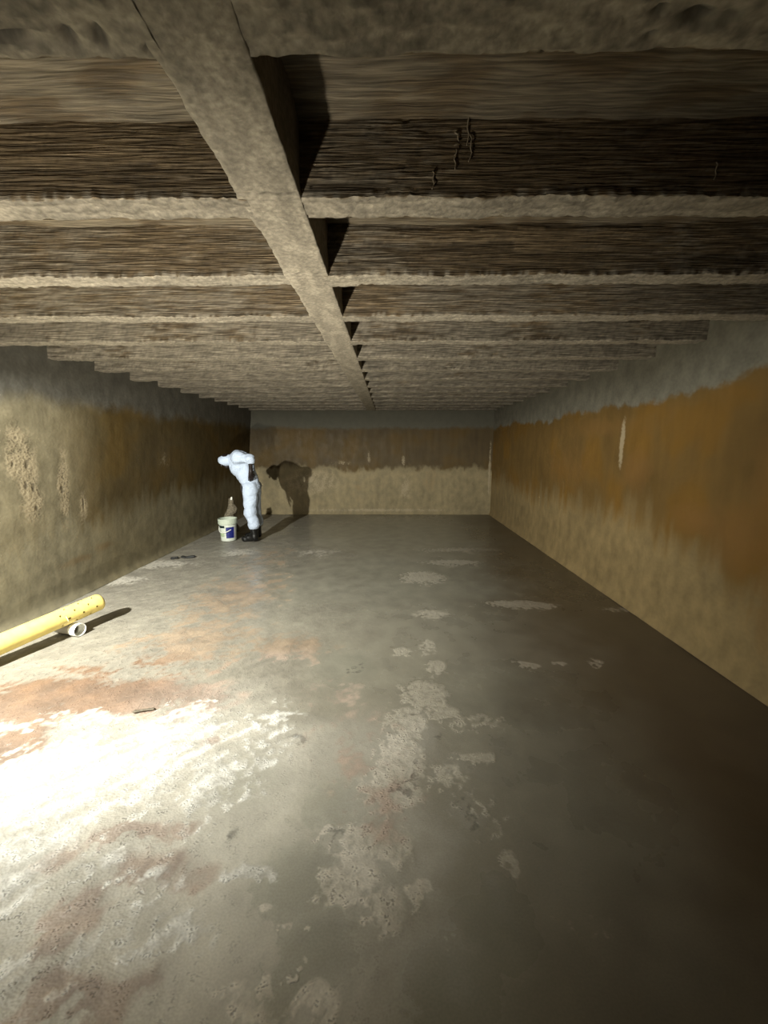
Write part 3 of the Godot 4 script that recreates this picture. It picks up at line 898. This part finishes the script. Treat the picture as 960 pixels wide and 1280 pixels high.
# ================================================================ bodies from joined capsules
# bones: [a, b, radius at a, radius at b]; the field is meshed as surface nets into st arrays
func nets(bones: Array, k: float, cell: float, out: Dictionary, wrinkle := 0.0, carve := []) -> void:
	var lo := Vector3(1e9, 1e9, 1e9)
	var hi := -lo
	for b in bones:
		var rr: float = maxf(b[2], b[3]) + cell * 3 + k * 0.5 + wrinkle
		for p in [b[0], b[1]]:
			lo = lo.min(p - Vector3.ONE * rr)
			hi = hi.max(p + Vector3.ONE * rr)
	var nx := int((hi.x - lo.x) / cell) + 2
	var ny := int((hi.y - lo.y) / cell) + 2
	var nzz := int((hi.z - lo.z) / cell) + 2
	var f := PackedFloat32Array()
	f.resize(nx * ny * nzz)
	f.fill(1.0)
	for b in bones:
		var a: Vector3 = b[0]
		var ba: Vector3 = b[1] - a
		var ra: float = b[2]
		var rb: float = b[3]
		var l2 := maxf(ba.length_squared(), 1e-8)
		var rr := maxf(ra, rb) + cell * 2.5 + k
		var bl: Vector3 = (a.min(b[1]) - Vector3.ONE * rr - lo) / cell
		var bh: Vector3 = (a.max(b[1]) + Vector3.ONE * rr - lo) / cell
		for z in range(maxi(0, int(bl.z)), mini(nzz, int(bh.z) + 1)):
			for y in range(maxi(0, int(bl.y)), mini(ny, int(bh.y) + 1)):
				var o := (z * ny + y) * nx
				for x in range(maxi(0, int(bl.x)), mini(nx, int(bh.x) + 1)):
					var pa := lo + Vector3(x, y, z) * cell - a
					var h := clampf(pa.dot(ba) / l2, 0.0, 1.0)
					var d := (pa - ba * h).length() - ra - (rb - ra) * h
					var e := f[o + x]
					var q := maxf(k - absf(d - e), 0.0) / k
					f[o + x] = minf(d, e) - q * q * k * 0.25
	if wrinkle > 0.0 or carve.size():
		for z in nzz:
			for y in ny:
				var o := (z * ny + y) * nx
				for x in nx:
					var e := f[o + x]
					if absf(e) < cell * 2.5 + wrinkle:
						var p := lo + Vector3(x, y, z) * cell
						if wrinkle > 0.0:
							e += wrinkle * (nzr.get_noise_3d(p.x * 2.4, p.y * 3.0, p.z * 2.4) - 0.25)
						for c in carve:
							var cp: Vector3 = c[0]
							e = maxf(e, c[1] - p.distance_to(cp))
						f[o + x] = e
	# one vertex per crossed cell
	var V: PackedVector3Array = out.v
	var I: PackedInt32Array = out.i
	var N: PackedVector3Array = out.n
	var id := PackedInt32Array()
	id.resize(nx * ny * nzz)
	id.fill(-1)
	var sx := 1
	var sy := nx
	var sz := nx * ny
	var corner := [0, sx, sy, sx + sy, sz, sz + sx, sz + sy, sz + sx + sy]
	for z in nzz - 1:
		for y in ny - 1:
			for x in nx - 1:
				var o := z * sz + y * sy + x
				var f0 := f[o]
				if f0 > cell * 2.0:
					continue
				var neg := 0
				for c in 8:
					if f[o + corner[c]] < 0.0:
						neg += 1
				if neg == 0 or neg == 8:
					continue
				var sum := Vector3.ZERO
				var cnt := 0
				for c in 8:
					for bit in 3:
						if c & (1 << bit):
							continue
						var c2 := c | (1 << bit)
						var fa := f[o + corner[c]]
						var fb := f[o + corner[c2]]
						if (fa < 0.0) != (fb < 0.0):
							var t := fa / (fa - fb)
							var pa := Vector3(c & 1, (c >> 1) & 1, c >> 2)
							var pb := Vector3(c2 & 1, (c2 >> 1) & 1, c2 >> 2)
							sum += pa.lerp(pb, t)
							cnt += 1
				var g := Vector3(f[o + 1] + f[o + 1 + sy] + f[o + 1 + sz] + f[o + 1 + sy + sz] - f[o] - f[o + sy] - f[o + sz] - f[o + sy + sz],
					f[o + sy] + f[o + sy + 1] + f[o + sy + sz] + f[o + sy + 1 + sz] - f[o] - f[o + 1] - f[o + sz] - f[o + 1 + sz],
					f[o + sz] + f[o + sz + 1] + f[o + sz + sy] + f[o + sz + 1 + sy] - f[o] - f[o + 1] - f[o + sy] - f[o + 1 + sy])
				id[o] = V.size()
				V.append(lo + (Vector3(x, y, z) + sum / cnt) * cell)
				N.append(g.normalized())
	for z in range(1, nzz - 1):
		for y in range(1, ny - 1):
			for x in range(1, nx - 1):
				var o := z * sz + y * sy + x
				var s := f[o] < 0.0
				for axis in 3:
					var st: int = [sx, sy, sz][axis]
					if s == (f[o + st] < 0.0):
						continue
					var u: int = [sy, sz, sx][axis]
					var w: int = [sz, sx, sy][axis]
					var a := id[o]
					var b := id[o - u]
					var c := id[o - u - w]
					var d := id[o - w]
					if a < 0 or b < 0 or c < 0 or d < 0:
						continue
					if s:
						I.append_array([a, d, b, b, d, c])
					else:
						I.append_array([a, b, d, b, c, d])
	out.v = V
	out.i = I
	out.n = N


func fresh() -> Dictionary:
	return {"v": PackedVector3Array(), "n": PackedVector3Array(), "i": PackedInt32Array()}


func finish(out: Dictionary, origin: Vector3) -> ArrayMesh:
	var v: PackedVector3Array = out.v
	var n: PackedVector3Array = out.n
	var ii: PackedInt32Array = out.i
	# face each triangle along its normals (front faces run clockwise)
	for t in range(0, ii.size(), 3):
		var a := ii[t]
		var b := ii[t + 1]
		var c := ii[t + 2]
		if (v[b] - v[a]).cross(v[c] - v[a]).dot(n[a] + n[b] + n[c]) > 0.0:
			ii[t + 1] = c
			ii[t + 2] = b
	for k in v.size():
		v[k] -= origin
	var arr := []
	arr.resize(Mesh.ARRAY_MAX)
	arr[Mesh.ARRAY_VERTEX] = v
	arr[Mesh.ARRAY_NORMAL] = n
	arr[Mesh.ARRAY_INDEX] = ii
	var m := ArrayMesh.new()
	m.add_surface_from_arrays(Mesh.PRIMITIVE_TRIANGLES, arr)
	return m


func hand(out: Dictionary, wrist: Vector3, dir: Vector3, palm: Vector3, thumb_side: float, curl: float) -> void:
	# dir: from the wrist to the knuckles; palm: out of the palm
	dir = dir.normalized()
	palm = (palm - dir * palm.dot(dir)).normalized()
	var across := dir.cross(palm) * thumb_side
	var bones := []
	for k in 4:
		var s := (k - 1.5) * 0.021
		bones.append([wrist + across * s * 0.6, wrist + dir * 0.085 + across * s, 0.016, 0.0115])
	bones.append([wrist - dir * 0.03, wrist + dir * 0.02, 0.026, 0.024])
	nets(bones, 0.018, 0.0045, out)
	for k in 4:
		var s := (1.5 - k) * 0.021
		var ln: float = [0.078, 0.088, 0.082, 0.064][k]
		var p := wrist + dir * 0.082 + across * s
		var fb := []
		var d := dir
		for j in 3:
			d = (d + palm * curl * (0.5 + 0.35 * j)).normalized()
			var q := p + d * ln * ([0.45, 0.31, 0.24][j] as float)
			fb.append([p, q, 0.0098 - 0.0008 * j, 0.009 - 0.0008 * j])
			p = q
		nets(fb, 0.006, 0.0042, out)
	var tb := []
	var t0 := wrist + dir * 0.02 + across * 0.026
	var t1 := t0 + (dir * 0.6 + across * 0.7 + palm * 0.3).normalized() * 0.042
	var t2 := t1 + (dir * 0.85 + across * 0.3 + palm * 0.4).normalized() * 0.034
	var t3 := t2 + (dir * 0.9 + palm * 0.4).normalized() * 0.027
	tb.append([t0, t1, 0.014, 0.0115])
	tb.append([t1, t2, 0.0115, 0.0105])
	tb.append([t2, t3, 0.0105, 0.009])
	nets(tb, 0.008, 0.0042, out)


func build_person() -> void:
	var at := Vector3(-2.26, 0, -6.42)
	var root := thing("person", "worker in white hooded coveralls and black boots, bending over by the far left corner", "person", at)
	# joints: facing the left wall, bent forward, near hand on the hip, far hand on the thigh
	var hip := Vector3(-2.285, 0.93, -6.42)
	var waist := Vector3(-2.345, 1.07, -6.42)
	var chest := Vector3(-2.46, 1.27, -6.42)
	var sh_mid := Vector3(-2.50, 1.385, -6.42)
	var sh_n := Vector3(-2.445, 1.395, -6.25)
	var sh_f := Vector3(-2.53, 1.375, -6.60)
	var neck := Vector3(-2.585, 1.385, -6.42)
	var head := Vector3(-2.70, 1.352, -6.41)
	var look := Vector3(-0.80, -0.55, 0.12).normalized()
	var el_n := Vector3(-2.195, 1.395, -6.15)
	var wr_n := Vector3(-2.215, 1.18, -6.20)
	var el_f := Vector3(-2.52, 1.13, -6.65)
	var wr_f := Vector3(-2.485, 0.965, -6.50)
	var hp_n := Vector3(-2.285, 0.90, -6.325)
	var hp_f := Vector3(-2.285, 0.90, -6.515)
	var kn_n := Vector3(-2.30, 0.50, -6.31)
	var kn_f := Vector3(-2.315, 0.50, -6.53)
	var an_n := Vector3(-2.255, 0.09, -6.30)
	var an_f := Vector3(-2.285, 0.09, -6.55)
	# the body itself
	var body := fresh()
	nets([
		[hip, waist, 0.125, 0.115], [waist, chest, 0.115, 0.13], [chest, sh_mid, 0.13, 0.10], [sh_n, sh_f, 0.062, 0.062],
		[sh_mid, neck, 0.075, 0.056], [neck, head + look * -0.02, 0.055, 0.06],
		[sh_n, el_n, 0.05, 0.040], [el_n, wr_n, 0.040, 0.027], [wr_n, wr_n + (wr_n - el_n).normalized() * 0.02, 0.027, 0.024],
		[sh_f, el_f, 0.05, 0.040], [el_f, wr_f, 0.040, 0.027],
		[hp_n, kn_n, 0.088, 0.056], [kn_n, an_n, 0.056, 0.038], [hp_f, kn_f, 0.088, 0.056], [kn_f, an_f, 0.056, 0.038],
		[an_n, an_n + Vector3(-0.13, -0.045, 0.02), 0.038, 0.026], [an_f, an_f + Vector3(-0.13, -0.045, 0.0), 0.038, 0.026],
	], 0.04, 0.013, body)
	# the head, its face towards look
	var side := look.cross(Vector3.UP).normalized()
	var crown := side.cross(look).normalized()
	var hb := [[head, head - look * 0.025 + crown * 0.02, 0.083, 0.085], [head + look * 0.03 - crown * 0.05, head + look * 0.045 - crown * 0.085, 0.052, 0.036]]
	hb.append([head + look * 0.082 + crown * 0.01, head + look * 0.108 - crown * 0.03, 0.009, 0.014])      # nose
	hb.append([head + look * 0.074 - crown * 0.062 + side * 0.018, head + look * 0.074 - crown * 0.062 - side * 0.018, 0.010, 0.010])   # lips
	hb.append([head + look * 0.080 + crown * 0.024 + side * 0.035, head + look * 0.080 + crown * 0.024 - side * 0.035, 0.009, 0.009])   # brow
	for s in [-1.0, 1.0]:
		hb.append([head + side * s * 0.080 + crown * 0.015, head + side * s * 0.082 - crown * 0.025, 0.012, 0.010])                   # ears
		hb.append([head + look * 0.072 + side * s * 0.03 + crown * 0.004, head + look * 0.074 + side * s * 0.032 + crown * 0.004, 0.010, 0.010])   # eyes
	nets(hb, 0.018, 0.005, body)
	hand(body, wr_n + Vector3(-0.005, -0.02, 0.0), Vector3(-0.15, -0.85, -0.35), Vector3(-0.55, 0.1, -0.75), 1.0, 0.28)
	hand(body, wr_f + Vector3(0.0, -0.015, 0.015), Vector3(0.06, -0.95, 0.2), Vector3(0.9, 0.0, 0.1), -1.0, 0.25)
	var skin := mat(Color(0.11, 0.075, 0.06), 0.5)
	put("body", finish(body, at), skin, root, "dark bare forearms and hands")
	# the coverall with its hood
	var suit := fresh()
	nets([
		[waist + Vector3(0.03, -0.07, 0), chest, 0.150, 0.166], [chest, sh_mid, 0.168, 0.128], [sh_n, sh_f, 0.088, 0.088],
		[Vector3(-2.395, 1.375, -6.40), Vector3(-2.35, 1.10, -6.42), 0.122, 0.14],
		[sh_n + Vector3(0.02, 0.03, -0.02), sh_mid + Vector3(0.05, 0.02, 0), 0.085, 0.10],
		[sh_n, el_n, 0.080, 0.064], [el_n, el_n.lerp(wr_n, 0.2), 0.064, 0.058],
		[sh_f, el_f, 0.078, 0.066], [el_f, el_f.lerp(wr_f, 0.3), 0.066, 0.06],
		[sh_mid, neck, 0.10, 0.072],
	], 0.055, 0.0115, suit, 0.018, [[el_n.lerp(wr_n, 0.52), 0.055], [wr_f + Vector3(-0.02, 0.06, 0), 0.05]])
	nets([
		[hip + Vector3(-0.02, 0.06, 0), hip, 0.135, 0.142],
		[hp_n, kn_n, 0.124, 0.100], [kn_n, an_n + Vector3(0, 0.26, 0), 0.098, 0.088], [an_n + Vector3(0, 0.26, 0), an_n + Vector3(0.005, 0.20, 0), 0.088, 0.098],
		[hp_f, kn_f, 0.124, 0.100], [kn_f, an_f + Vector3(0, 0.26, 0), 0.098, 0.088], [an_f + Vector3(0, 0.26, 0), an_f + Vector3(0.005, 0.20, 0), 0.088, 0.098],
	], 0.035, 0.0115, suit, 0.016)
	nets([[neck, head - look * 0.02, 0.070, 0.088], [head - look * 0.02, head + look * 0.02 + crown * 0.01, 0.096, 0.092], [head + look * 0.055 + crown * 0.08, head + look * 0.075 + crown * 0.05, 0.02, 0.018]], 0.03, 0.008, suit, 0.008,
		[[head + look * 0.105 - crown * 0.035, 0.075]])
	var white := mat(Color(0.70, 0.75, 0.82), 0.75)
	white.rim_enabled = true
	white.rim = 0.15
	white.heightmap_enabled = true
	white.heightmap_texture = noise_tex(256, 0.03, 4, 0.0, 1.0, 41, true)
	white.heightmap_scale = 0.3
	white.uv1_triplanar = true
	white.uv1_scale = Vector3(2.5, 2.5, 2.5)
	put("coverall", finish(suit, at), white, root, "creased white coverall with the hood up")
	# the boots
	var rubber := mat(Color(0.06, 0.06, 0.055), 0.35)
	for q in [[an_n, -0.02], [an_f, 0.0]]:
		var a: Vector3 = q[0]
		var toe := a + Vector3(-0.165, -0.045, q[1] + 0.02)
		var bt := fresh()
		nets([[a + Vector3(0.0, 0.23, 0), a + Vector3(0.005, 0.02, 0), 0.078, 0.058], [a + Vector3(0.012, -0.035, 0), toe, 0.050, 0.043], [a + Vector3(0, 0.0, 0), a.lerp(toe, 0.6) + Vector3(0, 0.012, 0), 0.056, 0.046], [toe, toe + Vector3(-0.012, 0.004, 0), 0.044, 0.040]], 0.03, 0.009, bt, 0.004)
		# flat soles: nothing reaches below the floor
		var bv: PackedVector3Array = bt.v
		for k in bv.size():
			if bv[k].y < 0.003:
				bv[k].y = 0.003
		bt.v = bv
		put("boot", finish(bt, at), rubber, root, "black rubber boot")


# ================================================================ bucket and the bundle behind it
func build_bucket() -> void:
	var at := Vector3(-2.735, 0.001, -6.405)
	var t := thing("bucket", "white plastic bucket with blue label on the floor beside the worker", "bucket", at)
	var white := mat(Color(0.76, 0.78, 0.73), 0.4)
	put("pail", lathe(PackedVector2Array([Vector2(0.0, 0.0), Vector2(0.118, 0.0), Vector2(0.124, 0.006), Vector2(0.140, 0.30), Vector2(0.141, 0.34), Vector2(0.136, 0.34), Vector2(0.118, 0.02), Vector2(0.0, 0.018)]), 44), white, t)
	put("lid_band", lathe(PackedVector2Array([Vector2(0.141, 0.285), Vector2(0.152, 0.288), Vector2(0.156, 0.30), Vector2(0.157, 0.372), Vector2(0.153, 0.380), Vector2(0.145, 0.380), Vector2(0.141, 0.37), Vector2(0.141, 0.285)]), 44), mat(Color(0.70, 0.73, 0.66), 0.45), t, "thick grey-white rim")
	put("fill", lathe(PackedVector2Array([Vector2(0.0, 0.325), Vector2(0.09, 0.322), Vector2(0.1365, 0.318)]), 32), mat(Color(0.45, 0.42, 0.36), 0.6), t, "grey mix inside")
	# labels: curved sheets on the pail's side; angles from the x axis towards +z
	for q in [[28.0, 84.0, 0.055, 0.245, Color(0.10, 0.13, 0.40), "label", "deep blue label panel"], [92.0, 150.0, 0.232, 0.272, Color(0.05, 0.12, 0.13), "label_strip", "dark teal strip"], [98.0, 142.0, 0.08, 0.15, Color(0.62, 0.68, 0.55), "label_print", "pale green print"], [22.0, 27.0, 0.05, 0.25, Color(0.62, 0.58, 0.72), "label_strip", "pale lilac edge strip"]]:
		var vs := PackedVector3Array()
		for j in 6:
			for i in 13:
				var a := deg_to_rad(lerpf(q[0], q[1], i / 12.0))
				var y: float = lerpf(q[2], q[3], j / 5.0)
				var r := lerpf(0.124, 0.140, (y - 0.006) / 0.294) + 0.0016
				vs.append(Vector3(cos(a) * r, y, sin(a) * r))
		put(q[5], grid_mesh(vs, PackedVector2Array(), PackedColorArray(), 13, 6, false), mat(q[4], 0.4), t, q[6])
	var pts := PackedVector3Array()
	for i in 17:
		var w := PI * i / 16.0
		var x := -cos(w) * 0.147
		var z := sin(w) * 0.155 + 0.004
		pts.append(Vector3(x * 0.87 - 0.012, 0.27 - 0.12 * sin(w) * (0.5 + 0.5 * (1.0 - i / 16.0)) - 0.02, maxf(z, 0.02) * 0.97))
	put("handle", tube(pts, 0.0065, 8), mat(Color(0.9, 0.9, 0.86), 0.4), t, "white bail handle hanging down")
	# the mottled bundle that stands up behind it
	var b_at := Vector3(-2.83, 0.0, -6.78)
	var o := fresh()
	nets([[b_at + Vector3(0, 0.12, 0), b_at + Vector3(0.0, 0.3, 0), 0.115, 0.095], [b_at + Vector3(-0.03, 0.36, 0), b_at + Vector3(0.02, 0.44, 0), 0.07, 0.085], [b_at + Vector3(0.01, 0.5, 0), b_at + Vector3(0.015, 0.64, 0), 0.07, 0.038]], 0.04, 0.009, o, 0.03)
	var ov: PackedVector3Array = o.v
	for k in ov.size():
		ov[k].y = maxf(ov[k].y, 0.003)
	o.v = ov
	var sack := thing("bundle", "mottled beige lumpy bundle with a white tip standing up behind the bucket", "bundle", b_at)
	var sm := mat(Color(0.62, 0.57, 0.47), 0.85)
	sm.albedo_texture = noise_tex(256, 0.06, 4, 0.25, 1.0, 51)
	sm.uv1_triplanar = true
	sm.uv1_scale = Vector3(3, 3, 3)
	put("sacking", finish(o, b_at), sm, sack)
	var tip := fresh()
	nets([[b_at + Vector3(0.04, 0.655, 0.03), b_at + Vector3(0.048, 0.69, 0.032), 0.02, 0.014]], 0.01, 0.006, tip)
	put("tip", finish(tip, b_at), mat(Color(0.9, 0.9, 0.86), 0.5), sack, "small white tip")


# ================================================================ small things on the floor
func scrap(called: String, label: String, category: String, at: Vector3, pts: Array, r: float, c: Color, flat := 0.45) -> void:
	var t := thing(called, label, category, at)
	var o := fresh()
	var bones := []
	for k in pts.size() - 1:
		bones.append([pts[k], pts[k + 1], r, r * 0.8])
	nets(bones, 0.01, maxf(r * 0.3, 0.003), o, r * 0.35)
	var v: PackedVector3Array = o.v
	for k in v.size():
		v[k].y = maxf((v[k].y) * flat + r * flat * 0.6, 0.0)
	o.v = v
	put("piece", finish(o, Vector3.ZERO), mat(c, 0.6), t)


func build_small_things() -> void:
	scrap("rubble_scrap", "small black lump on the floor near the left wall, left of the longer black scrap", "debris", Vector3(-3.05, 0.0, -5.27), [Vector3(-0.03, 0, 0), Vector3(0.035, 0.012, 0)], 0.022, Color(0.045, 0.045, 0.04), 0.9)
	scrap("rubble_scrap_001", "longer black scrap lying on the floor near the left wall, right of a black lump", "debris", Vector3(-2.915, 0.0, -5.34), [Vector3(-0.05, 0, 0.0), Vector3(0.02, -0.002, 0.02), Vector3(0.10, 0.004, -0.015)], 0.024, Color(0.06, 0.065, 0.055), 0.8)
	scrap("wood_chip", "small dark wood chip on the floor between red stain and white crust", "debris", Vector3(-1.495, 0.0, -2.095), [Vector3(-0.045, 0, 0.012), Vector3(0.0, 0.002, 0.0), Vector3(0.055, 0, -0.012)], 0.010, Color(0.36, 0.33, 0.27), 0.6)
